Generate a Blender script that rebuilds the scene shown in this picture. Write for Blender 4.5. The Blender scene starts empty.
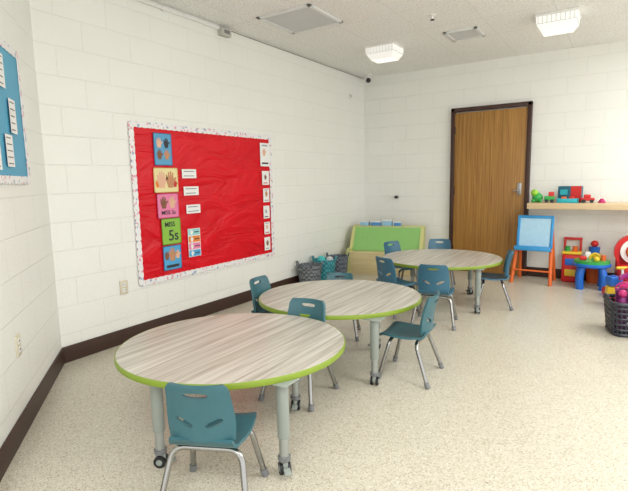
import bpy, bmesh, math, random
from mathutils import Vector, Matrix, Euler
random.seed(4)
SC=bpy.context.scene; COL=SC.collection
def lin(c):
    r=[]
    for v in c:
        v/=255; r.append(v/12.92 if v<=.04045 else ((v+.055)/1.055)**2.4)
    return (*r,1)
# ---------------- materials ----------------
MC={}
def nt(name):
    m=bpy.data.materials.new(name);m.use_nodes=True
    t=m.node_tree;b=t.nodes['Principled BSDF'];return m,t,b
def mat(name,col,rough=.5,metal=0,var=.12,scale=25,bump=0,emit=0):
    if name in MC:return MC[name]
    m,t,b=nt(name);N=t.nodes;Lk=t.links
    tc=N.new('ShaderNodeTexCoord');no=N.new('ShaderNodeTexNoise');no.inputs['Scale'].default_value=scale;no.inputs['Detail'].default_value=4
    Lk.new(tc.outputs['Object'],no.inputs['Vector'])
    mx=N.new('ShaderNodeMix');mx.data_type='RGBA'
    c=lin(col);mx.inputs[6].default_value=tuple(x*(1-var) for x in c[:3])+(1,);mx.inputs[7].default_value=tuple(min(1,x*(1+var)) for x in c[:3])+(1,)
    Lk.new(no.outputs['Fac'],mx.inputs[0]);Lk.new(mx.outputs[2],b.inputs['Base Color'])
    b.inputs['Roughness'].default_value=rough;b.inputs['Metallic'].default_value=metal
    if bump:
        bp=N.new('ShaderNodeBump');bp.inputs['Strength'].default_value=bump;bp.inputs['Distance'].default_value=.01
        Lk.new(no.outputs['Fac'],bp.inputs['Height']);Lk.new(bp.outputs['Normal'],b.inputs['Normal'])
    if emit:
        b.inputs['Emission Color'].default_value=c;b.inputs['Emission Strength'].default_value=emit
    MC[name]=m;return m
def ramp(N,pts):
    r=N.new('ShaderNodeValToRGB');e=r.color_ramp.elements
    while len(e)<len(pts):e.new(.5)
    for i,(p,c) in enumerate(pts):e[i].position=p;e[i].color=lin(c)
    return r
def wall_mat():
    m,t,b=nt('painted_block');N=t.nodes;Lk=t.links
    tc=N.new('ShaderNodeTexCoord');sp=N.new('ShaderNodeSeparateXYZ');cb=N.new('ShaderNodeCombineXYZ')
    Lk.new(tc.outputs['Object'],sp.inputs[0]);Lk.new(sp.outputs['X'],cb.inputs['X']);Lk.new(sp.outputs['Z'],cb.inputs['Y'])
    br=N.new('ShaderNodeTexBrick');br.offset=.5;br.inputs['Scale'].default_value=1
    br.inputs['Brick Width'].default_value=.406;br.inputs['Row Height'].default_value=.203
    br.inputs['Mortar Size'].default_value=.005;br.inputs['Mortar Smooth'].default_value=.9
    br.inputs['Color1'].default_value=lin((240,241,235));br.inputs['Color2'].default_value=lin((239,240,234));br.inputs['Mortar'].default_value=lin((233,234,228))
    Lk.new(cb.outputs[0],br.inputs['Vector'])
    no=N.new('ShaderNodeTexNoise');no.inputs['Scale'].default_value=60;no.inputs['Detail'].default_value=7;Lk.new(tc.outputs['Object'],no.inputs['Vector'])
    n2=N.new('ShaderNodeTexNoise');n2.inputs['Scale'].default_value=2.2;Lk.new(tc.outputs['Object'],n2.inputs['Vector'])
    mr=N.new('ShaderNodeMapRange');mr.inputs[3].default_value=.97;mr.inputs[4].default_value=1.02;Lk.new(n2.outputs['Fac'],mr.inputs[0])
    vm=N.new('ShaderNodeVectorMath');vm.operation='SCALE';Lk.new(br.outputs['Color'],vm.inputs[0]);Lk.new(mr.outputs[0],vm.inputs['Scale'])
    Lk.new(vm.outputs[0],b.inputs['Base Color'])
    ma=N.new('ShaderNodeMath');ma.operation='MULTIPLY_ADD';ma.inputs[1].default_value=-.85
    m2=N.new('ShaderNodeMath');m2.operation='MULTIPLY';m2.inputs[1].default_value=1.1;Lk.new(no.outputs['Fac'],m2.inputs[0])
    Lk.new(br.outputs['Fac'],ma.inputs[0]);Lk.new(m2.outputs[0],ma.inputs[2])
    bp=N.new('ShaderNodeBump');bp.inputs['Strength'].default_value=.5;bp.inputs['Distance'].default_value=.006
    Lk.new(ma.outputs[0],bp.inputs['Height']);Lk.new(bp.outputs['Normal'],b.inputs['Normal'])
    b.inputs['Roughness'].default_value=.5;return m
def floor_mat():
    m,t,b=nt('speckled_floor');N=t.nodes;Lk=t.links
    tc=N.new('ShaderNodeTexCoord')
    v=N.new('ShaderNodeTexVoronoi');v.inputs['Scale'].default_value=205;Lk.new(tc.outputs['Object'],v.inputs['Vector'])
    rp=ramp(N,[(0,(154,142,119)),(.12,(186,177,156)),(.24,(203,197,179)),(.78,(209,204,188)),(1,(226,222,210))])
    sx=N.new('ShaderNodeSeparateColor');Lk.new(v.outputs['Color'],sx.inputs[0]);Lk.new(sx.outputs[0],rp.inputs[0])
    n2=N.new('ShaderNodeTexNoise');n2.inputs['Scale'].default_value=1.3;n2.inputs['Detail'].default_value=5;Lk.new(tc.outputs['Object'],n2.inputs['Vector'])
    mr=N.new('ShaderNodeMapRange');mr.inputs[3].default_value=.90;mr.inputs[4].default_value=1.01;Lk.new(n2.outputs['Fac'],mr.inputs[0])
    vm=N.new('ShaderNodeVectorMath');vm.operation='SCALE';Lk.new(rp.outputs[0],vm.inputs[0]);Lk.new(mr.outputs[0],vm.inputs['Scale'])
    Lk.new(vm.outputs[0],b.inputs['Base Color']);b.inputs['Roughness'].default_value=.28;return m
def ceil_mat():
    m,t,b=nt('ceiling_tile');N=t.nodes;Lk=t.links
    tc=N.new('ShaderNodeTexCoord');br=N.new('ShaderNodeTexBrick');br.offset=0;br.inputs['Scale'].default_value=1
    br.inputs['Brick Width'].default_value=.61;br.inputs['Row Height'].default_value=.61;br.inputs['Mortar Size'].default_value=.004
    br.inputs['Color1'].default_value=(1,1,1,1);br.inputs['Color2'].default_value=(.985,.985,.985,1);br.inputs['Mortar'].default_value=(.87,.87,.87,1)
    Lk.new(tc.outputs['Object'],br.inputs['Vector'])
    no=N.new('ShaderNodeTexNoise');no.inputs['Scale'].default_value=58;no.inputs['Detail'].default_value=9;no.inputs['Roughness'].default_value=.74;Lk.new(tc.outputs['Object'],no.inputs['Vector'])
    rp=ramp(N,[(.37,(212,212,209)),(.53,(245,245,242))]);Lk.new(no.outputs['Fac'],rp.inputs[0])
    mx=N.new('ShaderNodeMix');mx.data_type='RGBA';mx.blend_type='MULTIPLY';mx.inputs[0].default_value=1
    Lk.new(rp.outputs[0],mx.inputs[6]);Lk.new(br.outputs['Color'],mx.inputs[7]);Lk.new(mx.outputs[2],b.inputs['Base Color'])
    bp=N.new('ShaderNodeBump');bp.inputs['Strength'].default_value=.45;bp.inputs['Distance'].default_value=.007;Lk.new(no.outputs['Fac'],bp.inputs['Height']);Lk.new(bp.outputs['Normal'],b.inputs['Normal'])
    b.inputs['Roughness'].default_value=.9;return m
def wood_mat(name,pts,sc=(28,1.3,28),rough=.35,dist=1.5):
    m,t,b=nt(name);N=t.nodes;Lk=t.links
    tc=N.new('ShaderNodeTexCoord');mp=N.new('ShaderNodeMapping');mp.inputs['Scale'].default_value=sc;Lk.new(tc.outputs['Object'],mp.inputs['Vector'])
    no=N.new('ShaderNodeTexNoise');no.inputs['Scale'].default_value=1;no.inputs['Detail'].default_value=7;no.inputs['Roughness'].default_value=.62;no.inputs['Distortion'].default_value=dist
    Lk.new(mp.outputs[0],no.inputs['Vector']);rp=ramp(N,pts);Lk.new(no.outputs['Fac'],rp.inputs[0]);Lk.new(rp.outputs[0],b.inputs['Base Color'])
    b.inputs['Roughness'].default_value=rough;return m
def red_mat():
    m,t,b=nt('red_paper');N=t.nodes;Lk=t.links
    tc=N.new('ShaderNodeTexCoord');mp=N.new('ShaderNodeMapping');mp.inputs['Scale'].default_value=(1,1,2.6);mp.inputs['Rotation'].default_value=(0,.7,0);Lk.new(tc.outputs['Object'],mp.inputs['Vector'])
    no=N.new('ShaderNodeTexNoise');no.inputs['Scale'].default_value=1.9;no.inputs['Detail'].default_value=3.6;no.inputs['Distortion'].default_value=1.1;Lk.new(mp.outputs[0],no.inputs['Vector'])
    rp=ramp(N,[(.3,(206,8,28)),(.7,(222,14,34))]);Lk.new(no.outputs['Fac'],rp.inputs[0]);Lk.new(rp.outputs[0],b.inputs['Base Color'])
    bp=N.new('ShaderNodeBump');bp.inputs['Strength'].default_value=.85;bp.inputs['Distance'].default_value=.05;Lk.new(no.outputs['Fac'],bp.inputs['Height']);Lk.new(bp.outputs['Normal'],b.inputs['Normal'])
    b.inputs['Roughness'].default_value=.34;b.inputs['Specular IOR Level'].default_value=.3;return m
def border_mat():
    m,t,b=nt('confetti_border');N=t.nodes;Lk=t.links
    tc=N.new('ShaderNodeTexCoord');v=N.new('ShaderNodeTexVoronoi');v.inputs['Scale'].default_value=55;Lk.new(tc.outputs['Object'],v.inputs['Vector'])
    rp=ramp(N,[(0,(236,236,236)),(.68,(238,236,236)),(.74,(226,170,184)),(.84,(160,176,200)),(.9,(232,230,230))]);rp.color_ramp.interpolation='CONSTANT'
    s=N.new('ShaderNodeSeparateColor');Lk.new(v.outputs['Color'],s.inputs[0]);Lk.new(s.outputs[0],rp.inputs[0]);Lk.new(rp.outputs[0],b.inputs['Base Color']);b.inputs['Roughness'].default_value=.5;return m
WALL=wall_mat();FLOOR=floor_mat();CEIL=ceil_mat();RED=red_mat();BORD=border_mat()
TOPW=wood_mat('whitewashed_laminate',[(.27,(140,132,120)),(.42,(172,166,155)),(.52,(192,187,177)),(.62,(204,200,191)),(.78,(216,212,204))],sc=(40,1.1,20),rough=.34,dist=.7)
DOORW=wood_mat('oak_veneer',[(.3,(122,82,36)),(.48,(156,112,52)),(.6,(168,123,59)),(.75,(184,140,74))],sc=(56,56,1.3),rough=.45,dist=.9)
SHELFW=wood_mat('light_maple',[(.25,(208,180,138)),(.75,(226,204,166))],sc=(1.5,20,20),rough=.4)
BROWN=mat('dark_brown_vinyl',(58,36,26),.45);FRAME=mat('dark_brown_frame',(60,34,26),.4)
TEAL=mat('teal_plastic',(54,100,110),.38,var=.04);TEAL2=mat('blue_plastic_seat',(56,106,130),.38,var=.04)
CHROME=mat('chrome_tube',(158,158,156),.22,1,var=.03);GLIDE=mat('grey_glide',(120,122,124),.5)
LIME=mat('lime_edge',(128,152,44),.4,var=.05);GREY=mat('grey_powdercoat',(146,154,148),.4,var=.03);GREY2=mat('light_grey_steel',(170,175,172),.3,.6,var=.03)
BLACK=mat('black_rubber',(28,30,34),.5);WHITE=mat('white_plastic',(236,236,232),.4,var=.02);STEEL=mat('brushed_steel',(170,170,170),.3,1)
# ---------------- geometry ----------------
class G:
    def __init__(s):s.v=[];s.f=[];s.m=[];s.mats=[]
    def mi(s,m):
        if m not in s.mats:s.mats.append(m)
        return s.mats.index(m)
    def add(s,v,f,m,M=None):
        o=len(s.v);s.v+=[(M@Vector(p)) if M else Vector(p) for p in v];k=s.mi(m)
        s.f+=[tuple(i+o for i in q) for q in f];s.m+=[k]*len(f);return s
    def box(s,c,d,m,M=None,bev=0):
        bm=bmesh.new();bmesh.ops.create_cube(bm,size=1)
        for v in bm.verts:v.co=Vector((v.co.x*d[0]+c[0],v.co.y*d[1]+c[1],v.co.z*d[2]+c[2]))
        if bev:bmesh.ops.bevel(bm,geom=bm.edges[:],offset=bev,segments=3,affect='EDGES',profile=.5)
        return s.bm(bm,m,M)
    def bm(s,bm,m,M=None):
        bm.verts.ensure_lookup_table();v=[x.co.copy() for x in bm.verts];f=[[q.index for q in p.verts] for p in bm.faces];bm.free();return s.add(v,f,m,M)
    def lathe(s,prof,m,c=(0,0,0),n=24,M=None,sx=1,sy=1):
        v=[];f=[]
        for (r,z) in prof:
            for i in range(n):
                a=2*math.pi*i/n;v.append((c[0]+r*sx*math.cos(a),c[1]+r*sy*math.sin(a),c[2]+z))
        for j in range(len(prof)-1):
            for i in range(n):
                a=j*n+i;b=j*n+(i+1)%n;f.append((a,b,b+n,a+n))
        f.append(tuple(reversed(range(n))));k=(len(prof)-1)*n;f.append(tuple(range(k,k+n)))
        return s.add(v,f,m,M)
    def cyl(s,p0,p1,r,m,n=16,r2=None):
        return s.tube([p0,p1],r,m,n,r2)
    def tube(s,pts,r,m,n=12,r2=None):
        P=[Vector(p) for p in pts];v=[];f=[];r2=r if r2 is None else r2
        t=(P[1]-P[0]).normalized();u=t.orthogonal().normalized()
        for i,p in enumerate(P):
            if i==0:tt=P[1]-P[0]
            elif i==len(P)-1:tt=P[-1]-P[-2]
            else:tt=(P[i+1]-P[i]).normalized()+(P[i]-P[i-1]).normalized()
            tt.normalize();u=(u-tt*u.dot(tt)).normalized();w=tt.cross(u)
            rr=r+(r2-r)*i/(len(P)-1)
            for k in range(n):
                a=2*math.pi*k/n;v.append(p+(u*math.cos(a)+w*math.sin(a))*rr)
        for j in range(len(P)-1):
            for i in range(n):
                a=j*n+i;b=j*n+(i+1)%n;f.append((a,b,b+n,a+n))
        f.append(tuple(reversed(range(n))));k=(len(P)-1)*n;f.append(tuple(range(k,k+n)))
        return s.add(v,f,m)
    def ball(s,c,r,m,sc=(1,1,1),n=16):
        bm=bmesh.new();bmesh.ops.create_uvsphere(bm,u_segments=n,v_segments=n//2+2,radius=r)
        for v in bm.verts:v.co=Vector((v.co.x*sc[0]+c[0],v.co.y*sc[1]+c[1],v.co.z*sc[2]+c[2]))
        return s.bm(bm,m)
    def obj(s,name,parent=None,loc=None,rot=None,smooth=True,**kw):
        me=bpy.data.meshes.new(name);me.from_pydata([tuple(v) for v in s.v],[],s.f)
        for m in s.mats:me.materials.append(m)
        for i,p in enumerate(me.polygons):p.material_index=s.m[i]
        me.update()
        if smooth:
            me.shade_smooth();me.set_sharp_from_angle(angle=math.radians(38))
        o=bpy.data.objects.new(name,me);COL.objects.link(o)
        if parent:o.parent=parent
        if loc:o.location=loc
        if rot is not None:o.rotation_euler=(0,0,rot)
        for k,val in kw.items():o[k]=val
        return o
def rnd(pts,r=.03,n=6):
    P=[Vector(p) for p in pts];out=[P[0]]
    for i in range(1,len(P)-1):
        a=(P[i-1]-P[i]);b=(P[i+1]-P[i]);d=min(r,a.length*.49,b.length*.49);p0=P[i]+a.normalized()*d;p1=P[i]+b.normalized()*d
        for k in range(n+1):
            t=k/n;out.append(p0*(1-t)**2+P[i]*2*t*(1-t)+p1*t*t)
    out.append(P[-1]);return out
def empty(name,loc,rot=0,**kw):
    e=bpy.data.objects.new(name,None);e.empty_display_size=.1;COL.objects.link(e);e.location=loc;e.rotation_euler=(0,0,rot)
    for k,v in kw.items():e[k]=v
    return e
def dup(root,name,loc,rot,**kw):
    def rec(o,par):
        c=o.copy();COL.objects.link(c);c.parent=par
        for ch in list(o.children):rec(ch,c)
        return c
    c=rec(root,None);c.location=loc;c.rotation_euler=(0,0,rot)
    for k,v in kw.items():c[k]=v
    return c
X0,Y0,H=-3.35,6.62,2.76
ST=dict(kind='structure')
# ---------------- room ----------------
G().box((-.2,2,-.05),(6.6,9.5,.1),FLOOR).obj('floor',smooth=False,**ST)
G().box((-.2,2,H+.05),(6.6,9.5,.1),CEIL).obj('ceiling',smooth=False,**ST)
def wall(side,org,d,L,s0=0):
    a=math.atan2(d[1],d[0])
    G().box((L/2+s0/2,-.06,H/2),(L-s0,.12,H),WALL).obj('wall_'+side,loc=(org[0],org[1],0),rot=a,smooth=False,**ST)
    g=G();g.box((L/2,.006,.06),(L,.012,.12),BROWN,bev=.003)
    g.obj('baseboard_'+side,loc=(org[0],org[1],0),rot=a,**ST);return a
ca,sa=.7677,-.6409
wall('left',(X0,Y0),(0,-1),Y0-1.8)
A2=wall('angled',(X0,1.8),(ca,sa),2.1)
G().box((3.175,-.06,H/2),(6.35,.12,H),WALL).obj('wall_back',loc=(3,Y0,0),rot=math.pi,smooth=False,**ST)
for i,(xa,xb) in enumerate(((-3.35,-2.02),(-1.02,3))):
    G().box(((xa+xb)/2,Y0-.006,.06),(xb-xa,.012,.12),BROWN,bev=.003).obj('baseboard_back' if i==0 else 'baseboard_back_wide',**ST)
wall('entry',(X0+2.1*ca,1.8+2.1*sa),(0,-1),3.2)
# door
d=G().box((-1.52,Y0-.028,1.065),(.90,.045,2.12),DOORW,bev=.003).obj('door_1',**ST)
g=G();
g.box((-1.995,Y0-.035,1.095),(.05,.07,2.19),FRAME,bev=.006);g.box((-1.045,Y0-.035,1.095),(.05,.07,2.19),FRAME,bev=.006);g.box((-1.52,Y0-.035,2.165),(1.0,.07,.05),FRAME,bev=.006)
g.obj('trim_1',**ST)
g=G();g.box((-1.135,Y0-.055,1.12),(.05,.008,.15),STEEL,bev=.003);g.obj('lock_plate',parent=d,label='brushed steel lock plate')
g=G();g.tube(rnd([(-1.135,Y0-.055,1.10),(-1.135,Y0-.095,1.10),(-1.20,Y0-.095,1.10)],.02),.009,STEEL);g.obj('lever_handle',parent=d)
for z in (.3,1.1,1.9):
    G().cyl((-1.965,Y0-.058,z-.05),(-1.965,Y0-.058,z+.05),.007,FRAME).obj('hinge',parent=d)
# ---------------- bulletin boards ----------------
def scallop_frame(w,h,bw,step=.06,amp=.012):
    g=G()
    def strip(p0,p1,inn):
        p0=Vector(p0);p1=Vector(p1);L=(p1-p0).length;n=max(4,int(L/step)*6);v=[];f=[];inn=Vector(inn)
        for i in range(n+1):
            t=i/n;q=p0.lerp(p1,t);s=abs(math.sin(math.pi*t*int(L/step)))
            v.append(q-inn*amp*s);v.append(q+inn*(bw+amp*s*.4))
        m=len(v);v+=[(a[0],a[1]+.004,a[2]) for a in v]
        for i in range(n):
            a=2*i;f.append((a,a+2,a+3,a+1));f.append((a+m,a+1+m,a+3+m,a+2+m));f.append((a,a+m,a+2+m,a+2));f.append((a+1,a+3,a+3+m,a+1+m))
        g.add(v,f,BORD)
    strip((0,-.012,0),(w,-.012,0),(0,0,1))
    strip((0,-.0125,h),(w,-.0125,h),(0,0,-1))
    strip((0,-.013,0),(0,-.013,h),(1,0,0))
    strip((w,-.0135,0),(w,-.0135,h),(-1,0,0))
    return g
by0,by1,bz0,bz1=2.49,4.31,.44,1.77
b=empty('bulletin_board',(X0,by0,bz0),math.pi/2,label='large red paper bulletin board with white scalloped border on block wall',category='bulletin board')
W,Hh=by1-by0,bz1-bz0
n=24;v=[];f=[]
for j in range(n+1):
    for i in range(n+1):
        v.append((W*i/n,-.006-.003*math.sin(i*1.3+j*.7)*math.sin(j*.9),Hh*j/n))
for j in range(n):
    for i in range(n):
        a=j*(n+1)+i;f.append((a,a+1,a+n+2,a+n+1))
g=G().add(v,f,RED);g.box((W/2,-.0015,Hh/2),(W,.002,Hh),RED);g.obj('backing_paper',parent=b)
scallop_frame(W,Hh,.035).obj('border_trim',parent=b,smooth=False)
def rect(g,x0,x1,z0,z1,y,m):
    g.box(((x0+x1)/2,y,(z0+z1)/2),(x1-x0,.0012,z1-z0),m)
def hand(g,cx,cz,s,y,m):
    pts=[(-.22,-.5),(.2,-.5),(.3,-.1),(.52,.12),(.45,.22),(.25,.1),(.24,.5),(.14,.5),(.11,.14),(.07,.6),(-.03,.6),(-.05,.14),(-.1,.54),(-.2,.53),(-.2,.1),(-.28,.38),(-.38,.34),(-.34,-.1)]
    g.add([(cx+a*s,y,cz+b*s) for a,b in pts],[tuple(range(len(pts)))],m)
def text(s,size,x,y,z,m,parent,name='lettering',rx=math.pi/2,rz=0):
    c=bpy.data.curves.new(name,'FONT');c.body=s;c.size=size;c.align_x='CENTER';c.align_y='CENTER';c.extrude=.0006;c.offset=size*.012
    o=bpy.data.objects.new(name,c);me=bpy.data.meshes.new_from_object(o);o2=bpy.data.objects.new(name,me);COL.objects.link(o2)
    me.materials.clear();me.materials.append(m);o2.parent=parent;o2.location=(x,y,z);o2.rotation_euler=(rx,0,rz);return o2
P=lambda n,c:mat(n,c,.6,var=.03)
pB,pY,pP,pG,pB2=P('paper_blue',(92,160,200)),P('paper_cream',(234,220,165)),P('paper_pink',(232,130,170)),P('paper_green',(140,190,70)),P('paper_sky',(80,165,215))
pW,pK=P('paper_white',(240,240,238)),P('ink_dark',(50,52,60));cR,cO,cG,cU,cS=P('ink_red',(200,50,50)),P('ink_orange',(230,130,50)),P('ink_green',(70,150,80)),P('ink_purple',(120,80,150)),P('skin_tone',(196,140,100))
cS2=P('skin_light',(228,180,150));cS3=P('skin_brown',(130,86,58));pGr=P('ink_pale_grey',(160,164,170))
def card(y0,y1,z0,z1,m,name,label,deco,cat='paper card',grp='rule cards pinned to the red board',tilt=0):
    w,h=y1-y0,z1-z0
    e=empty(name,(X0+.0165,y0,z0),math.pi/2,label=label,category=cat,group=grp)
    g=G();rect(g,0,w,0,h,-.001,m);g.obj('sheet',parent=e,smooth=False)
    g=G();deco(g,w,h)
    if g.v:g.obj('print',parent=e,smooth=False)
    return e
def frame(g,w,h,m):
    t=.007
    for a in ((0,w,0,t),(0,w,h-t,h),(0,t,0,h),(w-t,w,0,h)):rect(g,a[0],a[1],a[2],a[3],-.0022,m)
def d1(g,w,h):
    frame(g,w,h,P('deep_blue',(50,110,160)))
    for i in range(2):
        for k in range(2):hand(g,w*(.3+.4*i),h*(.33+.36*k),h*.28,-.0026,[cS3,cS,cS2,pK][i+2*k])
def d2(g,w,h):
    frame(g,w,h,P('tan_edge',(214,190,120)))
    hand(g,w*.32,h*.5,h*.62,-.0026,cS2);hand(g,w*.68,h*.5,h*.62,-.0026,cS);hand(g,w*.14,h*.35,h*.28,-.0024,cO);hand(g,w*.87,h*.35,h*.28,-.0024,cR)
def d3(g,w,h):
    frame(g,w,h,P('deep_pink',(205,90,140)));hand(g,w*.3,h*.62,h*.45,-.0026,cS3);hand(g,w*.7,h*.62,h*.45,-.0026,cS2)
def d5(g,w,h):
    frame(g,w,h,P('deep_blue',(50,110,160)));hand(g,w*.5,h*.62,h*.5,-.0026,cS);hand(g,w*.2,h*.6,h*.32,-.0024,cS3);hand(g,w*.8,h*.6,h*.32,-.0024,cS2)
def lines(g,w,h):
    n=max(2,int(h/.03))
    for i in range(n):rect(g,w*.12,w*(.88-.2*random.random()),h*(i+.42)/n,h*(i+.58)/n,-.0022,P('ink_grey',(110,110,116)))
def colr(g,w,h):
    for i,m in enumerate((pB2,pP,cO,P('pale_teal',(150,210,210)))):
        rect(g,0.006,w-.006,h*i/4+.004,h*(i+1)/4-.004,-.0022,m);hand(g,w*.3,h*(i+.5)/4,h*.17,-.003,pW);rect(g,w*.5,w*.9,h*(i+.42)/4,h*(i+.56)/4,-.003,pK)
pk=[0]
def pic(g,w,h):
    k=pk[0];pk[0]+=1
    hand(g,w*(.42+.05*(k%3)),h*(.6-.05*(k%2)),h*(.3+.05*(k%3)),-.0022,[cS2,cS3,cS,pGr][k%4]);rect(g,w*.15,w*(.85-.1*(k%2)),h*.1,h*.17,-.0022,[pK,cR,pGr][k%3])
    if k%2==0:rect(g,w*.2,w*.8,h*.86,h*.92,-.0022,pGr)
card(2.71,2.90,1.43,1.70,pB,'paper_card','blue card printed with four small hand pictures',d1)
card(2.69,2.95,1.20,1.41,pY,'paper_card','cream card with a row of coloured hands',d2)
e=card(2.71,2.94,.98,1.19,pP,'paper_card','pink card with two hand pictures and bold number',d3)
text('MISS 5s',.05,.115,-.003,.045,pK,e)
e=card(2.74,2.95,.745,.975,pG,'paper_card','green card with bold lettering',lambda g,w,h:frame(g,w,h,P('deep_green',(90,140,40))))
text('5s',.13,.125,-.003,.075,pK,e);text('MISS',.06,.09,-.003,.175,pK,e)
e=card(2.74,2.94,.52,.735,pB2,'paper_card','sky blue card with hands and dark caption',d5)
rect(g:=G(),.03,.17,.02,.045,-.0024,pK);g.obj('caption_line',parent=e,smooth=False)
for (a,bb,c,dd) in ((3.0,3.17,1.32,1.40),(3.01,3.19,1.165,1.245),(3.03,3.2,1.0,1.08)):
    card(a,bb,c,dd,pW,'caption_card','small white caption card with typed lines',lines,grp='white captions on the red board')
card(3.03,3.18,.6,.86,pW,'striped_chart','tall chart with blue pink and orange bands',colr,grp='chart on the red board')
for (a,bb,c,dd) in ((4.11,4.27,1.44,1.69),(4.13,4.25,1.24,1.39),(4.14,4.245,1.05,1.20),(4.135,4.24,.87,1.01),(4.14,4.24,.695,.83),(4.135,4.235,.515,.66)):
    card(a,bb,c,dd,pW,'picture_card','white picture card with a small hand drawing',pic,grp='picture cards down the edge of the red board')
def awp(s,z,off=0):return (X0+s*ca+off*.6409,1.8+s*sa+off*.7677,z)
b2=empty('blue_bulletin_board',awp(1.7,1.30),A2+math.pi,label='sky blue paper bulletin board with scalloped border',category='bulletin board')
BP=mat('blue_board_paper',(84,166,200),.55,bump=.2,scale=6,var=.05)
G().box((.615,-.004,.365),(1.23,.006,.73),BP).obj('backing_paper',parent=b2,smooth=False)
scallop_frame(1.23,.73,.03).obj('border_trim',parent=b2,smooth=False)
for i,(s0,s1,z0,z1) in enumerate(((.66,.77,1.56,1.74),(.77,.89,1.38,1.545),(.80,.92,1.78,1.95),(.97,1.1,1.6,1.78),(.99,1.12,1.36,1.53))):
    e=empty('picture_card',awp(s1,z0,.0165),A2+math.pi,label='white card with small print on blue board',category='paper card',group='cards on the blue board')
    g=G();rect(g,0,s1-s0,0,z1-z0,-.001,pW);g.obj('sheet',parent=e,smooth=False)
    g=G();lines(g,s1-s0,z1-z0);g.obj('print',parent=e,smooth=False)
def outlet(name,loc,rot,label):
    e=empty(name,loc,rot,label=label,category='electrical outlet')
    G().box((0,-.004,0),(.072,.008,.115),mat('ivory_plastic',(214,206,186),.4,var=.02),bev=.003).obj('cover_plate',parent=e)
    for z in (.022,-.022):
        g=G();g.box((0,-.009,z),(.03,.004,.028),WHITE,bev=.002)
        for x in (-.006,.006):g.box((x,-.0115,z+.003),(.003,.002,.009),BLACK)
        g.obj('socket',parent=e)
outlet('wall_outlet',(X0,2.34,.455),math.pi/2,'ivory duplex outlet on block wall')
outlet('wall_outlet',awp(.99,.465),A2+math.pi,'ivory duplex outlet near dark baseboard')
g=G();g.cyl((X0+.018,1.85,2.725),(X0+.018,3.56,2.725),.012,WHITE)
for y in (2.2,2.9):g.box((X0+.012,y,2.725),(.022,.03,.035),WHITE)
g.obj('electrical_conduit',label='white painted conduit along the top of the wall',category='conduit')
G().box((X0+.03,3.62,2.70),(.06,.13,.07),mat('box_grey',(190,188,180),.5),bev=.006).box((X0+.062,3.62,2.70),(.004,.07,.03),GLIDE).obj('junction_box',label='small grey junction box at the end of conduit',category='junction box')
g=G();g.cyl((X0+.006,3.69,2.745),(X0+.006,6.60,2.745),.005,mat('cable_grey',(150,146,136),.5),8);g.obj('surface_cable',label='thin grey cable running below the ceiling',category='cable')
G().box((X0+.012,6.18,2.44),(.024,.05,.07),WHITE,bev=.006).box((X0+.026,6.18,2.445),(.004,.02,.02),GREY).obj('motion_sensor',label='small white sensor near the room corner',category='sensor')
e=empty('security_camera',(-3.17,6.4,2.76),0,label='small dome security camera in the ceiling corner',category='camera')
G().lathe([(.001,0),(.045,0),(.045,-.02),(.02,-.03),(.012,-.06)],WHITE).obj('mount',parent=e)
G().ball((0,0,-.085),.035,BLACK).obj('lens_dome',parent=e)
e=empty('wall_hook',(-2.82,Y0,1.01),0,label='small dark round hook on the white wall',category='hook')
G().cyl((0,0,0),(0,-.012,0),.028,GREY2).obj('mounting_plate',parent=e);G().cyl((0,-.012,0),(0,-.05,0),.015,BLACK).ball((0,-.05,0),.02,BLACK).obj('knob',parent=e)
# ---------------- ceiling fixtures ----------------
def vent(name,c,sx,sy,nb,label,m):
    e=empty(name,(c[0],c[1],H),0,label=label,category='air vent')
    g=G();t=.035
    g.box((0,-sy/2+t/2,-.008),(sx,t,.016),m,bev=.003);g.box((0,sy/2-t/2,-.008),(sx,t,.016),m,bev=.003)
    g.box((-sx/2+t/2,0,-.008),(t,sy,.016),m,bev=.003);g.box((sx/2-t/2,0,-.008),(t,sy,.016),m,bev=.003);g.obj('frame',parent=e)
    g=G();g.box((0,0,-.002),(sx-.05,sy-.05,.003),mat('vent_dark',(118,120,121),.7))
    for i in range(nb):
        y=-sy/2+t+(sy-2*t)*(i+.5)/nb
        g.box((0,0,0),(sx-2*t,(sy-2*t)/nb*.62,.002),mat('vent_slat',(204,207,207),.45,var=.02),M=Matrix.Translation((0,y,-.009))@Matrix.Rotation(-.2,4,'X'))
    g.obj('louvre_grille',parent=e)
VG=mat('vent_grey',(222,225,224),.45,var=.03)
vent('ceiling_vent',(-2.62,3.89),.58,.58,12,'large square grey return air grille',VG)
vent('ceiling_vent',(-1.5,5.27),.34,.36,7,'small square grey supply vent in tiles',VG)
LENS=mat('frosted_lens',(244,244,240),.25,emit=.36,var=.01);LENSB=mat('lens_bottom',(255,252,244),.25,emit=.7,var=.01);LRIB=mat('lens_rib',(212,214,212),.25,emit=.16,var=.01)
def fixture(x,y):
    e=empty('ceiling_light',(x,y,H),0,label='square surface light with ribbed prismatic lens',category='ceiling light',group='square ceiling lights')
    G().box((0,0,-.012),(.36,.30,.024),WHITE,bev=.004).obj('base_pan',parent=e)
    v=[];
    for (w,dd,z) in ((.34,.28,-.024),(.335,.275,-.085),(.25,.19,-.15)):
        v+=[(-w/2,-dd/2,z),(w/2,-dd/2,z),(w/2,dd/2,z),(-w/2,dd/2,z)]
    f=[(3,2,1,0)]+[(i+4*j,(i+1)%4+4*j,(i+1)%4+4*j+4,i+4*j+4) for j in range(2) for i in range(4)]
    g=G().add(v,f,LENS);g.add(v[8:12],[(0,1,2,3)],LENSB)
    for i in range(9):
        xx=-.15+.3*i/8;g.box((xx,-.1395,-.055),(.008,.003,.062),LRIB)
    g.box((0,-.1385,-.086),(.336,.006,.006),LRIB);g.box((.1685,0,-.086),(.006,.276,.006),LRIB)
    g.obj('lens',parent=e)
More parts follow.
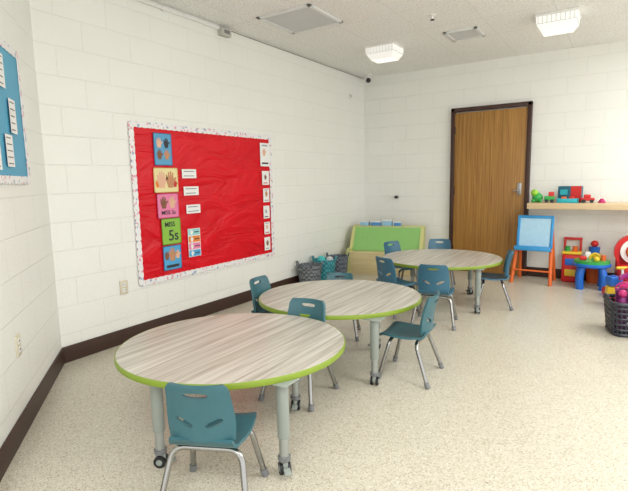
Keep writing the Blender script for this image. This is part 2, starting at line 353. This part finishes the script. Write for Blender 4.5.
fixture(-2.38,5.22);fixture(-.62,5.22)
e=empty('fire_sprinkler',(-1.58,4.51,H),0,label='small ceiling sprinkler head',category='sprinkler')
G().lathe([(.001,0),(.035,0),(.03,-.008),(.012,-.012),(.008,-.04)],WHITE).obj('escutcheon',parent=e)
G().lathe([(.003,-.035),(.02,-.042),(.02,-.046),(.002,-.05)],mat('dark_metal',(70,66,62),.4,.7)).obj('deflector',parent=e)
# ---------------- chair ----------------
def build_chair(TEAL):
    e=empty('toddler_chair',(0,0,0))
    prof=[(.155,.262,.122),(.150,.276,.132),(.135,.284,.141),(.10,.283,.147),(.05,.278,.150),(0,.275,.150),(-.05,.276,.146),(-.09,.281,.140),(-.118,.291,.134),(-.135,.306,.128),(-.143,.325,.124)]
    nu=14
    def grid(prof,yc,zc=0):
        v=[];f=[]
        for (y,z,w) in prof:
            for i in range(nu+1):
                u=-1+2*i/nu;v.append((u*w,y+yc*u*u,z+zc*u*u*(1 if y>-.1 else 0)))
        for j in range(len(prof)-1):
            for i in range(nu):
                a=j*(nu+1)+i;f.append((a,a+1,a+nu+2,a+nu+1))
        return v,f
    def solid(v,f,name,m,th):
        g=G().add(v,f,m);o=g.obj(name);md=o.modifiers.new('s','SOLIDIFY');md.thickness=th;md.offset=0
        return o
    def apply(o):
        dg=bpy.context.evaluated_depsgraph_get();dg.update();me=bpy.data.meshes.new_from_object(o.evaluated_get(dg));o.modifiers.clear();o.data=me
        me.shade_smooth();me.set_sharp_from_angle(angle=math.radians(40))
    v,f=grid(prof,-.0,.012);seat=solid(v,f,'seat',TEAL,.013);apply(seat);seat.parent=e
    bp=[]
    n=16
    for i in range(n+1):
        t=i/n;z=.318+.234*t;y=-.142-.045*t+.010*math.sin(t*math.pi)
        w=.126+.014*math.sin(min(1,t*2.2)*math.pi/2)-.022*t
        if t>.88:w-=.015*((t-.88)/.12)**2.2
        bp.append((y,z,w))
    v,f=grid(bp,.030);back=solid(v,f,'backrest',TEAL,.015)
    cuts=[]
    def cutter(cx,cz,rx,rz,ang):
        v=[];k=20
        for yy in (-.3,.05):
            for i in range(k):
                a=2*math.pi*i/k;px,pz=rx*math.copysign(abs(math.cos(a))**.7,math.cos(a)),rz*math.copysign(abs(math.sin(a))**.7,math.sin(a))
                v.append((cx+px*math.cos(ang)-pz*math.sin(ang),yy,cz+px*math.sin(ang)+pz*math.cos(ang)))
        f=[(i,i+k,(i+1)%k+k,(i+1)%k) for i in range(k)]+[tuple(range(k)),tuple(reversed(range(k,2*k)))]
        g=G().add(v,f,TEAL);o=g.obj('cut');cuts.append(o);md=back.modifiers.new('b','BOOLEAN');md.object=o;md.operation='DIFFERENCE';md.solver='EXACT'
    cutter(0,.514,.048,.011,0);cutter(-.058,.395,.036,.011,-.45);cutter(.058,.395,.036,.011,.45)
    apply(back);back.parent=e
    for c in cuts:bpy.data.objects.remove(c)
    for sx in (-1,1):
        for (yt,yf,xf,xt) in ((-.085,-.175,.180,.138),(.085,.15,.165,.125)):
            pts=rnd([(0,yt,.258),(sx*xt,yt,.258),(sx*xf,yf,.008)],.055,8)
            g=G().tube(pts,.0125,CHROME,12);lg=g.obj('leg',parent=e)
            d=(Vector(pts[-2])-Vector(pts[-1])).normalized();p=Vector(pts[-1])
            G().tube([p-d*.006,p+d*.03],.016,GLIDE,12).obj('foot_cap',parent=lg)
    return e
ch=build_chair(TEAL);ch2=build_chair(TEAL2)
def face(dx,dy):return math.atan2(dy,dx)-math.pi/2
chairs=[(-1.345,1.305,-.42,.91,'teal toddler chair with chrome legs, slotted back facing out'),
(-1.59,2.24,.12,-.99,'teal toddler chair tucked in the gap between two round tables'),
(-1.14,2.88,-1,-.08,'teal toddler chair seen side-on at the middle table'),
(-2.16,2.80,1,.12,'teal toddler chair against the wall side of a table'),
(-1.93,3.34,.45,-.89,'teal toddler chair pushed in low behind a round table'),
(-1.80,4.22,.45,.89,'blue toddler chair pulled up to the far table'),
(-1.36,4.06,-.18,.98,'blue toddler chair with its back turned at the far table'),
(-1.07,4.92,-.97,-.26,'blue toddler chair at the door side of the far table'),
(-2.12,5.10,.93,-.36,'blue toddler chair tucked behind the far table'),
(-1.79,5.45,.3,-.95,'blue toddler chair behind the far table by the door')]
for i,(x,y,dx,dy,lb) in enumerate(chairs):
    kw=dict(label=lb,category='chair',group='toddler chairs around the round tables')
    if i in(0,5):
        c=ch if i==0 else ch2
        c.location=(x,y,0);c.rotation_euler=(0,0,face(dx,dy));[c.__setitem__(k,v) for k,v in kw.items()]
    else:
        c=dup(ch if i<5 else ch2,'toddler_chair',(x,y,0),face(dx,dy),**kw)
        if i==4:c.scale=(.90,.90,.90)
# ---------------- tables ----------------
def build_table(c,legs,ang,ra,rb,label):
    e=empty('round_table',(c[0],c[1],0),0,label=label,category='table',group='round activity tables')
    def ell(r,z,k=96):
        out=[]
        for i in range(k):
            a=2*math.pi*i/k;x,y=(ra+r)*math.cos(a),(rb+r)*math.sin(a);out.append((x*math.cos(ang)-y*math.sin(ang),x*math.sin(ang)+y*math.cos(ang),z))
        return out
    def stack(rings,m,name,cap):
        k=96;v=[];f=[]
        for (r,z) in rings:v+=ell(r,z)
        n=len(rings)
        for j in range(n-1 if cap else n):
            for i in range(k):
                a=j*k+i;b=j*k+(i+1)%k;f.append((a,b,((j+1)%n)*k+(i+1)%k,((j+1)%n)*k+i))
        if cap:f.append(tuple(reversed(range(k))));f.append(tuple(range((n-1)*k,n*k)))
        G().add(v,f,m).obj(name,parent=e)
    stack([(-.004,.433),(-.004,.4585),(-.006,.4605)],TOPW,'table_top',True)
    stack([(-.004,.432),(0,.432),(.0015,.436),(.0015,.456),(-.001,.4595),(-.0045,.4595)],LIME,'edge_band',False)
    for i,(x,y) in enumerate(legs):
        g=G();g.box((x,y,.429),(.11,.11,.006),GREY,bev=.002)
        g.lathe([(.001,.17),(.026,.17),(.027,.173),(.027,.426),(.001,.428)],GREY,c=(x,y,0))
        g.lathe([(.001,.07),(.021,.07),(.021,.172),(.001,.172)],GREY2,c=(x,y,0))
        lg=g.obj('leg',parent=e)
        g=G();g.lathe([(.001,.062),(.026,.062),(.029,.068),(.029,.082),(.001,.084)],GLIDE,c=(x,y,0))
        a=random.uniform(0,6)
        M=Matrix.Translation((x,y,0))@Matrix.Rotation(a,4,'Z')
        for s in (-.017,.017):
            w=G().cyl((0,s-.007,.027),(0,s+.007,.027),.027,BLACK,20);g.add(w.v,w.f,BLACK,M)
            w=G().cyl((0,s*1.45-.002,.027),(0,s*1.45+.002,.027),.014,GREY,16);g.add(w.v,w.f,GREY,M)
        g.box((0,0,.045),(.045,.022,.045),GREY,M=M,bev=.005);g.box((.035,0,.05),(.035,.03,.008),GREY,M=M@Matrix.Rotation(.35,4,'Y'),bev=.002)
        g.obj('caster',parent=lg)
an=math.radians(38)
build_table((-1.665,1.785),[(-.05,-.46),(.47,-.215),(.17,.30),(-.40,.24)],an,.578,.532,'round table with whitewashed wood-grain top, lime edge and casters')
build_table((-1.685,2.925),[(.43,-.32),(-.12,-.44),(.17,.26),(-.40,.24)],an,.578,.532,'round wood-grain table with lime edge between two others')
build_table((-1.577,4.865),[(.46,-.32),(-.05,-.50),(.2,.40),(-.42,.28)],an,.605,.59,'round wood-grain table with lime edge near the door')
# ---------------- baskets ----------------
def weave(name,col,s=60):
    m,t,b=nt(name);N=t.nodes;Lk=t.links;tc=N.new('ShaderNodeTexCoord')
    br=N.new('ShaderNodeTexChecker');br.inputs['Scale'].default_value=s;c=lin(col);br.inputs['Color1'].default_value=c;br.inputs['Color2'].default_value=tuple(x*.42 for x in c[:3])+(1,)
    Lk.new(tc.outputs['Object'],br.inputs['Vector']);Lk.new(br.outputs['Color'],b.inputs['Base Color'])
    bp=N.new('ShaderNodeBump');bp.inputs['Strength'].default_value=.6;bp.inputs['Distance'].default_value=.01;Lk.new(br.outputs['Fac'],bp.inputs['Height']);Lk.new(bp.outputs['Normal'],b.inputs['Normal']);return m
def basket(x,y,r,h,m,label):
    e=empty('woven_basket',(x,y,0),.4,label=label,category='basket',group='storage baskets along the wall')
    pr=[(.001,0),(r*.82,0),(r*.84,.01)]
    for i in range(13):
        z=.01+(h-.02)*i/12;pr.append((r*(.84+.16*i/12)+(.007 if i%2 else 0),z))
    pr+=[(r*1.04,h),(r*.98,h+.006),(r*.95,h-.01),(r*.8,.03),(.001,.03)]
    G().lathe(pr,m,n=28).obj('basket_body',parent=e)
    for s in (-1,1):
        G().tube(rnd([(s*r*1.0,-.045,h-.01),(s*r*1.08,-.04,h+.04),(s*r*1.08,.04,h+.04),(s*r*1.0,.045,h-.01)],.03),.008,m,8).obj('handle',parent=e)
basket(-3.18,4.80,.145,.26,weave('grey_weave',(122,130,136),34),'dark grey woven basket with rope handles on floor')
basket(-3.165,5.12,.14,.28,weave('teal_weave',(68,165,178),34),'teal woven basket with toys on floor')
basket(-3.15,5.43,.135,.28,weave('slate_weave',(112,122,134),34),'slate grey woven basket beside the bench unit')
G().ball((-3.20,5.10,.275),.055,mat('turq',(70,190,190),.4)).obj('toy_ball',label='turquoise ball in the teal basket',category='ball')
G().ball((-3.11,5.16,.27),.048,mat('palegrey',(205,212,214),.4)).obj('toy_ball',label='pale grey ball in the teal basket',category='ball')
# ---------------- green bench unit ----------------
BG=mat('green_vinyl',(140,194,112),.45,var=.05);BWD=wood_mat('light_wood',[(.25,(208,190,140)),(.75,(226,212,166))],sc=(2,20,20));BWS=mat('yellow_green_side',(204,206,138),.5,var=.04)
CX,CY,CA=-2.74,6.08,math.radians(14)
e=empty('toddler_bench',(CX,CY,0),CA,label='boxy bench unit, broad green back, stepped wood front, yellow-green sides',category='bench')
w=.50
def prism(g,poly,x0,x1,m):
    n=len(poly);v=[(x0,a,b) for a,b in poly]+[(x1,a,b) for a,b in poly]
    f=[tuple(range(n)),tuple(reversed(range(n,2*n)))]+[(i,i+n,(i+1)%n+n,(i+1)%n) for i in range(n)]
    g.add(v,f,m)
for s in (-1,1):
    g=G();prism(g,[(-.29,0),(.25,0),(.25,.61),(.08,.61),(-.13,.34),(-.29,.34)],s*w-(.045 if s>0 else 0),s*w+(.045 if s<0 else 0),BWS);g.obj('side_panel',parent=e,smooth=False)
g=G();g.box((0,-.268,.135),(2*w-.092,.03,.27),BWD,bev=.003);g.obj('front_panel',parent=e)
g=G();g.box((0,-.205,.285),(2*w-.092,.16,.03),BWD,bev=.004);g.obj('seat_ledge',parent=e)
G().box((0,.235,.30),(2*w-.092,.02,.58),BWD).obj('back_panel',parent=e)
G().box((0,.17,.617),(2*w+.01,.17,.014),BWS,bev=.003).obj('top_ledge',parent=e)
g=G();prism(g,[(-.125,.302),(.0,.302),(.10,.60),(.07,.608)],-w+.047,w-.047,BG);g.obj('green_back',parent=e,smooth=False)
BB1=mat('toy_blue_a',(70,136,196),.45);BB2=mat('toy_lightblue',(150,196,226),.45)
def bench_pt(x,y,z):
    q=Matrix.Rotation(CA,3,'Z')@Vector((x,y,0));return (CX+q.x,CY+q.y,z)
for i,(x,w2,h2,m,lb) in enumerate(((-.34,.12,.06,BB2,'light blue storage box'),(-.18,.14,.06,BB1,'flat blue game box'),(-.02,.13,.08,BB2,'pale blue lidded box'),(.12,.1,.055,BB1,'small blue box'))):
    e2=empty('toy_box',bench_pt(x,.17,.625),CA+math.radians((-5,4,-3,6)[i]),label=lb+' on top of the bench unit',category='box')
    G().box((0,0,h2*.4),(w2,.10,h2*.8),m,bev=.004).obj('box_body',parent=e2);G().box((0,0,h2*.9),(w2+.008,.108,h2*.2),mat('lid_white',(225,232,236),.4),bev=.003).obj('lid',parent=e2)
# ---------------- shelf ----------------
e=empty('wall_shelf',(0,Y0,0),0,label='long light maple shelf mounted on the block wall',category='shelf')
G().box((.32,-.215,.925),(2.6,.40,.07),SHELFW,bev=.004).obj('shelf_board',parent=e)
for x in (.35,1.3):
    g=G();prism(g,[(-.012,.889),(-.33,.889),(-.33,.86),(-.012,.62)],x-.015,x+.015,WHITE);g.obj('bracket',parent=e,smooth=False)
TG=mat('toy_green',(50,165,75),.35);TG2=mat('toy_lime',(150,205,60),.35);TR=mat('toy_red',(208,38,36),.35);TB=mat('toy_blue',(30,105,200),.35);TY=mat('toy_yellow',(240,200,50),.35);TO=mat('toy_orange',(225,105,40),.4);TP=mat('toy_magenta',(200,50,120),.4);TT=mat('toy_turquoise',(40,175,190),.35);TV=mat('toy_purple',(140,50,120),.4)
Z=.961
e=empty('toy_frog',(-.89,6.36,Z),0,label='green plastic animal toy on the shelf',category='toy')
G().ball((0,0,.06),.06,TG,(1.0,1,1)).obj('body',parent=e);G().ball((-.03,-.02,.115),.042,TG2).obj('head',parent=e)
for s in (-1,1):G().ball((s*.04,-.04,.022),.022,TG).obj('foot',parent=e)
e=empty('toy_truck',(-.76,6.36,Z),.1,label='small green and red toy truck on the shelf',category='toy')
G().box((0,0,.05),(.11,.08,.05),TG,bev=.008).obj('truck_body',parent=e);G().box((.02,0,.10),(.06,.07,.055),TR,bev=.008).obj('cab',parent=e)
for sx in (-.03,.03):
    for sy in (-.042,.042):G().cyl((sx,sy-.006,.02),(sx,sy+.006,.02),.02,BLACK).obj('wheel',parent=e)
e=empty('game_box',(-.55,6.47,Z),-.1,label='teal and red cardboard toy box with yellow stripe',category='box')
G().box((0,0,.095),(.25,.10,.19),mat('teal_card',(30,96,120),.5),bev=.003).obj('carton',parent=e)
g=G();g.box((.07,-.051,.095),(.11,.003,.19),TR);g.box((-.02,-.0515,.03),(.20,.002,.025),TY);g.box((-.06,-.0515,.12),(.08,.002,.06),TT);g.obj('printed_front',parent=e,smooth=False)
e=empty('toy_tray',(-.56,6.32,Z),0,label='teal toy tray with orange blocks',category='toy')
g=G();g.box((0,0,.01),(.22,.11,.02),TT,bev=.006);g.box((0,-.05,.03),(.22,.01,.04),TT,bev=.003);g.box((0,.05,.03),(.22,.01,.04),TT,bev=.003);g.box((-.105,0,.03),(.01,.11,.04),TT,bev=.003);g.box((.105,0,.03),(.01,.11,.04),TT,bev=.003);g.obj('tray',parent=e)
for x,m in ((-.04,TO),(.04,TR)):G().box((x,0,.045),(.055,.055,.05),m,bev=.004).obj('block',parent=e)
e=empty('toy_car',(-.36,6.36,Z),.1,label='red toy car on the shelf',category='toy')
G().box((0,0,.04),(.14,.07,.035),TR,bev=.01).box((-.005,0,.075),(.07,.06,.04),TR,bev=.01).obj('car_body',parent=e)
for sx in (-.04,.04):
    for sy in (-.037,.037):G().cyl((sx,sy-.006,.02),(sx,sy+.006,.02),.02,BLACK).obj('wheel',parent=e)
e=empty('toy_stacker',(-.22,6.38,Z),0,label='pink stacking toy on the shelf',category='toy')
G().lathe([(.001,0),(.04,0),(.04,.015),(.03,.015),(.03,.03),(.02,.03),(.02,.045),(.001,.05)],TP).obj('ring_stack',parent=e)
# ---------------- easel ----------------
e=empty('toy_easel',(-.885,6.27,0),math.radians(-3),label='childrens easel with blue framed board, tray and orange legs',category='easel')
tilt=Matrix.Translation((0,-.11,.0))@Matrix.Rotation(math.radians(-9),4,'X')
EB=mat('easel_blue',(50,148,208),.35);EW=mat('easel_face',(172,212,234),.3)
g=G();
for (c,dd) in (((0,0,.80),(.40,.03,.035)),((0,0,.43),(.40,.03,.035)),((-.185,0,.615),(.032,.03,.40)),((.185,0,.615),(.032,.03,.40))):g.box(c,dd,EB,M=tilt,bev=.008)
g.obj('board_frame',parent=e)
G().box((0,0,.615),(.35,.012,.35),EW,M=tilt).obj('drawing_board',parent=e)
g=G();g.box((0,-.06,.40),(.40,.11,.025),EB,M=tilt,bev=.006);g.box((0,-.11,.415),(.40,.014,.05),EB,M=tilt,bev=.004);g.obj('tray',parent=e)
for s in (-1,1):
    G().tube([tilt@Vector((s*.19,0,.42)),(s*.215,-.17,.0)],.021,TO,12).obj('leg',parent=e)
    G().tube([tilt@Vector((s*.17,.03,.78)),(s*.20,.20,.0)],.018,TO,12).obj('leg',parent=e)
G().tube([(-.2,-.145,.16),(.2,-.145,.16)],.010,TO,8).obj('crossbar',parent=e)
# ---------------- activity toys ----------------
e=empty('toy_activity_table',(-.275,6.22,0),.1,label='low plastic activity table, blue legs and green top',category='toy table')
G().lathe([(.001,.25),(.18,.25),(.195,.26),(.195,.28),(.18,.29),(.16,.28),(.001,.28)],TB,n=32).obj('table_top',parent=e)
G().lathe([(.001,.28),(.18,.28),(.18,.32),(.001,.325)],TG,n=28).obj('play_surface',parent=e)
for i in range(4):
    a=math.pi/4+i*math.pi/2;G().tube(rnd([(.13*math.cos(a),.13*math.sin(a),.255),(.17*math.cos(a),.17*math.sin(a),.15),(.16*math.cos(a),.16*math.sin(a),.0)],.05),.038,TB,12,.042).obj('leg',parent=e)
G().box((-.09,-.04,.345),(.07,.06,.045),TR,bev=.012).obj('play_block',parent=e,label='red block')
G().box((-.04,.09,.36),(.06,.06,.08),WHITE,bev=.012).obj('play_block',parent=e,label='white block')
G().ball((.04,-.09,.345),.030,TY).obj('spinner',parent=e)
G().cyl((.11,.0,.32),(.11,.0,.38),.025,TO).obj('button_post',parent=e)
G().tube([(.03+.05*math.cos(a),.05,.32+.07*math.sin(a)) for a in [math.pi*i/10 for i in range(11)]],.011,TY,8).obj('arch',parent=e)
e=empty('toy_workbench',(-.50,6.50,0),0,label='red toy play kitchen with yellow top and blue door',category='toy')
G().box((0,0,.17),(.20,.17,.34),TR,bev=.02).obj('bench_body',parent=e);G().box((0,0,.355),(.21,.18,.03),TY,bev=.01).obj('bench_top',parent=e)
g=G();g.box((-.085,.07,.44),(.025,.03,.15),TR,bev=.006);g.box((.085,.07,.44),(.025,.03,.15),TR,bev=.006);g.box((0,.07,.515),(.20,.035,.03),TR,bev=.008);g.obj('back_rack',parent=e)
for z,m in ((.25,TB),(.12,TY)):G().box((0,-.088,z),(.13,.01,.08),m,bev=.003).obj('drawer',parent=e)
for x,m in ((-.05,TG),(.03,TO)):G().cyl((x,0,.37),(x,0,.43),.028,m).obj('pot',parent=e)
e=empty('toy_cup_stack',(-.27,6.53,0),0,label='orange yellow and blue stacked toy tubs against the wall',category='toy')
G().lathe([(.001,0),(.07,0),(.08,.25),(.085,.26),(.001,.26)],TO,n=20).obj('tub',parent=e);G().lathe([(.001,.26),(.065,.26),(.07,.35),(.001,.36)],TY,n=20).obj('stacked_cup',parent=e);G().lathe([(.001,.36),(.055,.36),(.06,.43),(.001,.44)],TB,n=20).obj('stacked_cup',parent=e);G().ball((0,0,.47),.04,TR).obj('top_ball',parent=e)
e=empty('ride_on_toy',(.12,6.27,0),.1,label='chunky red and white ride-on toy with yellow wheel',category='ride-on toy')
G().box((0,0,.2),(.32,.4,.18),TR,bev=.06).obj('toy_body',parent=e);
g=G();g.cyl((0,-.02,.43),(0,.06,.43),.19,TR,32);g.box((0,.02,.34),(.34,.08,.2),TR,bev=.03);g.obj('back_shell',parent=e)
G().cyl((0,-.045,.44),(0,-.02,.44),.135,WHITE,28).obj('round_panel',parent=e,label='round white panel')
G().cyl((0,-.055,.44),(0,-.045,.44),.085,TR,24).obj('center_disc',parent=e)
G().tube([(.06*math.cos(a),-.075,.44+.06*math.sin(a)) for a in [2*math.pi*i/20 for i in range(21)]],.014,TY,8).obj('steering_wheel',parent=e)
G().box((0,-.19,.24),(.26,.03,.08),WHITE,bev=.012).obj('bumper',parent=e)
for sx in (-.15,.15):
    for sy in (-.14,.14):G().cyl((sx-.025,sy,.07),(sx+.025,sy,.07),.07,TB,20).obj('wheel',parent=e)
e=empty('toy_scooter',(.0,5.80,0),.5,label='small blue ride-on scooter with yellow handlebar',category='ride-on toy')
G().box((0,0,.14),(.12,.30,.07),TB,bev=.03).ball((0,.06,.19),.06,TB,(.9,1.4,.6)).obj('toy_body',parent=e)
G().cyl((0,-.13,.14),(0,-.10,.34),.018,TR).obj('steering_post',parent=e);G().cyl((-.09,-.10,.34),(.09,-.10,.34),.015,TY).obj('handlebar',parent=e)
for sx in (-.07,.07):
    for sy in (-.12,.12):G().cyl((sx-.015,sy,.05),(sx+.015,sy,.05),.05,TR,18).obj('wheel',parent=e)
e=empty('toddler_armchair',(.15,5.28,0),-.3,label='pink and purple plastic toddler armchair behind the bin',category='toy chair')
G().box((0,0,.24),(.26,.24,.05),TP,bev=.02).obj('seat',parent=e)
G().box((0,.115,.39),(.26,.035,.28),TP,bev=.016).obj('backrest',parent=e)
for s in (-1,1):
    G().box((s*.125,0,.32),(.03,.20,.05),TV,bev=.012).obj('armrest',parent=e)
    for y in (-.09,.09):G().cyl((s*.10,y,.22),(s*.12,y*1.1,0),.022,TV).obj('leg',parent=e)
for i,(m,nm) in enumerate(((TR,'red'),(TY,'yellow'),(TB,'blue'))):
    G().box((0,0,.045),(.10,.10,.09),m,bev=.01).cyl((0,0,.085),(0,0,.10),.02,m).obj('toy_block',loc=(-.06+.004*i,5.46,.10*i),rot=.3*i,label=nm+' chunky toy block stacked beside the toys',category='toy block',group='stacked toy blocks')
# dark bin
e=empty('laundry_basket',(.12,4.56,0),.25,label='black plastic woven basket full of toys',category='basket')
BKB=mat('black_plastic_bin',(44,48,58),.4);g=G()
def rr(w,dd,r,z,n=8):
    out=[]
    for (cx,cy,a0) in ((w-r,dd-r,0),(-w+r,dd-r,90),(-w+r,-dd+r,180),(w-r,-dd+r,270)):
        for i in range(n+1):
            a=math.radians(a0+90*i/n);out.append((cx+r*math.cos(a),cy+r*math.sin(a),z))
    return out
bot=rr(.17,.14,.06,.0);N0=len(bot)
g.add(bot+rr(.17,.14,.06,.02),[tuple(reversed(range(N0))),tuple(range(N0,2*N0))]+[(i,(i+1)%N0,(i+1)%N0+N0,i+N0) for i in range(N0)],BKB)
for z,rad in ((.014,.014),(.055,.011),(.10,.011),(.145,.011),(.19,.011),(.23,.011),(.265,.016)):
    k=1+.18*z/.29;pp=[(x*k,y*k,z) for x,y,_ in bot];g.tube(pp+[pp[0],pp[1]],rad,BKB,8)
def per(k,z):
    pts=[Vector((x*k,y*k,z)) for x,y,_ in bot]+[Vector((bot[0][0]*k,bot[0][1]*k,z))];L=[0]
    for a,b_ in zip(pts,pts[1:]):L.append(L[-1]+(b_-a).length)
    out=[];n=40
    for i in range(n):
        s=L[-1]*i/n
        for j in range(len(L)-1):
            if L[j]<=s<=L[j+1]:
                t=(s-L[j])/max(1e-6,L[j+1]-L[j]);out.append(pts[j].lerp(pts[j+1],t));break
    return out
for a,b_ in zip(per(1,.01),per(1.165,.265)):g.tube([a,b_],.0085,BKB,6)
g.obj('slatted_body',parent=e)
for s in (-1,1):G().tube(rnd([(s*.198,-.05,.265),(s*.212,-.05,.31),(s*.212,.05,.31),(s*.198,.05,.265)],.02),.009,BKB,8).obj('handle',parent=e)
e=empty('toy_dinosaur',(.12,4.49,.022),.5,label='green plastic toy sticking out of the bin',category='toy')
G().lathe([(.001,0),(.035,.0),(.045,.12),(.05,.22),(.04,.28),(.03,.33),(.001,.34)],TG,n=18).obj('body',parent=e);G().ball((-.02,-.01,.36),.038,TG2,(1.4,1,.9)).obj('head',parent=e)
for k in range(4):G().lathe([(.015,0),(.001,.03)],TG2,c=(.03+.008*k,0,.18+.04*k),n=6).obj('back_spike',parent=e)
e=empty('toy_bucket',(.03,4.60,.022),0,label='purple toy bucket in the bin',category='toy')
G().lathe([(.001,0),(.04,0),(.055,.31),(.06,.32),(.052,.32),(.035,.02),(.001,.02)],TV).obj('pail',parent=e)
G().tube([(.054*math.cos(a),0,.31+.07*math.sin(a)) for a in [math.pi*i/12 for i in range(13)]],.006,TP,8).obj('handle',parent=e)
e=empty('toy_shovel',(.19,4.63,.022),.3,label='lime plastic toy shovel standing in the bin',category='toy')
G().cyl((0,0,0),(0,.01,.36),.012,TG2,10).obj('shaft',parent=e);G().box((0,.015,.41),(.08,.02,.11),TG2,bev=.009).obj('blade',parent=e)
e=empty('toy_skittle',(.03,4.48,.022),0,label='purple and pink toy skittle in the bin',category='toy')
G().lathe([(.001,0),(.03,0),(.04,.12),(.03,.24),(.02,.28),(.001,.29)],TV,n=16).obj('body',parent=e);G().ball((0,0,.31),.032,TP).obj('head',parent=e)
# ---------------- lights ----------------
w=bpy.data.worlds.new('w');SC.world=w;w.use_nodes=True;bg=w.node_tree.nodes['Background'];bg.inputs[0].default_value=(1,.995,.98,1);bg.inputs[1].default_value=1.8
def area(loc,rot,sx,sy,pw,c=(1,.99,.97)):
    l=bpy.data.lights.new('lamp','AREA');l.shape='RECTANGLE';l.size=sx;l.size_y=sy;l.energy=pw;l.color=c
    o=bpy.data.objects.new('lamp',l);COL.objects.link(o);o.location=loc;o.rotation_euler=rot
for (x,y) in ((1.3,2.2),(1.4,5.0),(0,-.6)):area((x,y,2.7),(0,0,0),1.2,1.2,62)
# ---------------- camera ----------------
a=math.radians(32.95);p=math.radians(7.75);r=math.radians(1.13)
F=Vector((-math.sin(a)*math.cos(p),math.cos(a)*math.cos(p),-math.sin(p)));R=Vector((math.cos(a),math.sin(a),0));U=R.cross(F)
R2=R*math.cos(r)-U*math.sin(r);U2=U*math.cos(r)+R*math.sin(r)
cd=bpy.data.cameras.new('camera');cd.sensor_width=36;cd.lens=480/628*36;cd.clip_start=.05
co=bpy.data.objects.new('camera',cd);COL.objects.link(co)
Mx=Matrix((R2,U2,-F)).transposed().to_4x4();Mx.translation=(0,0,1.28);co.matrix_world=Mx
SC.camera=co
SC.view_settings.view_transform='Standard'
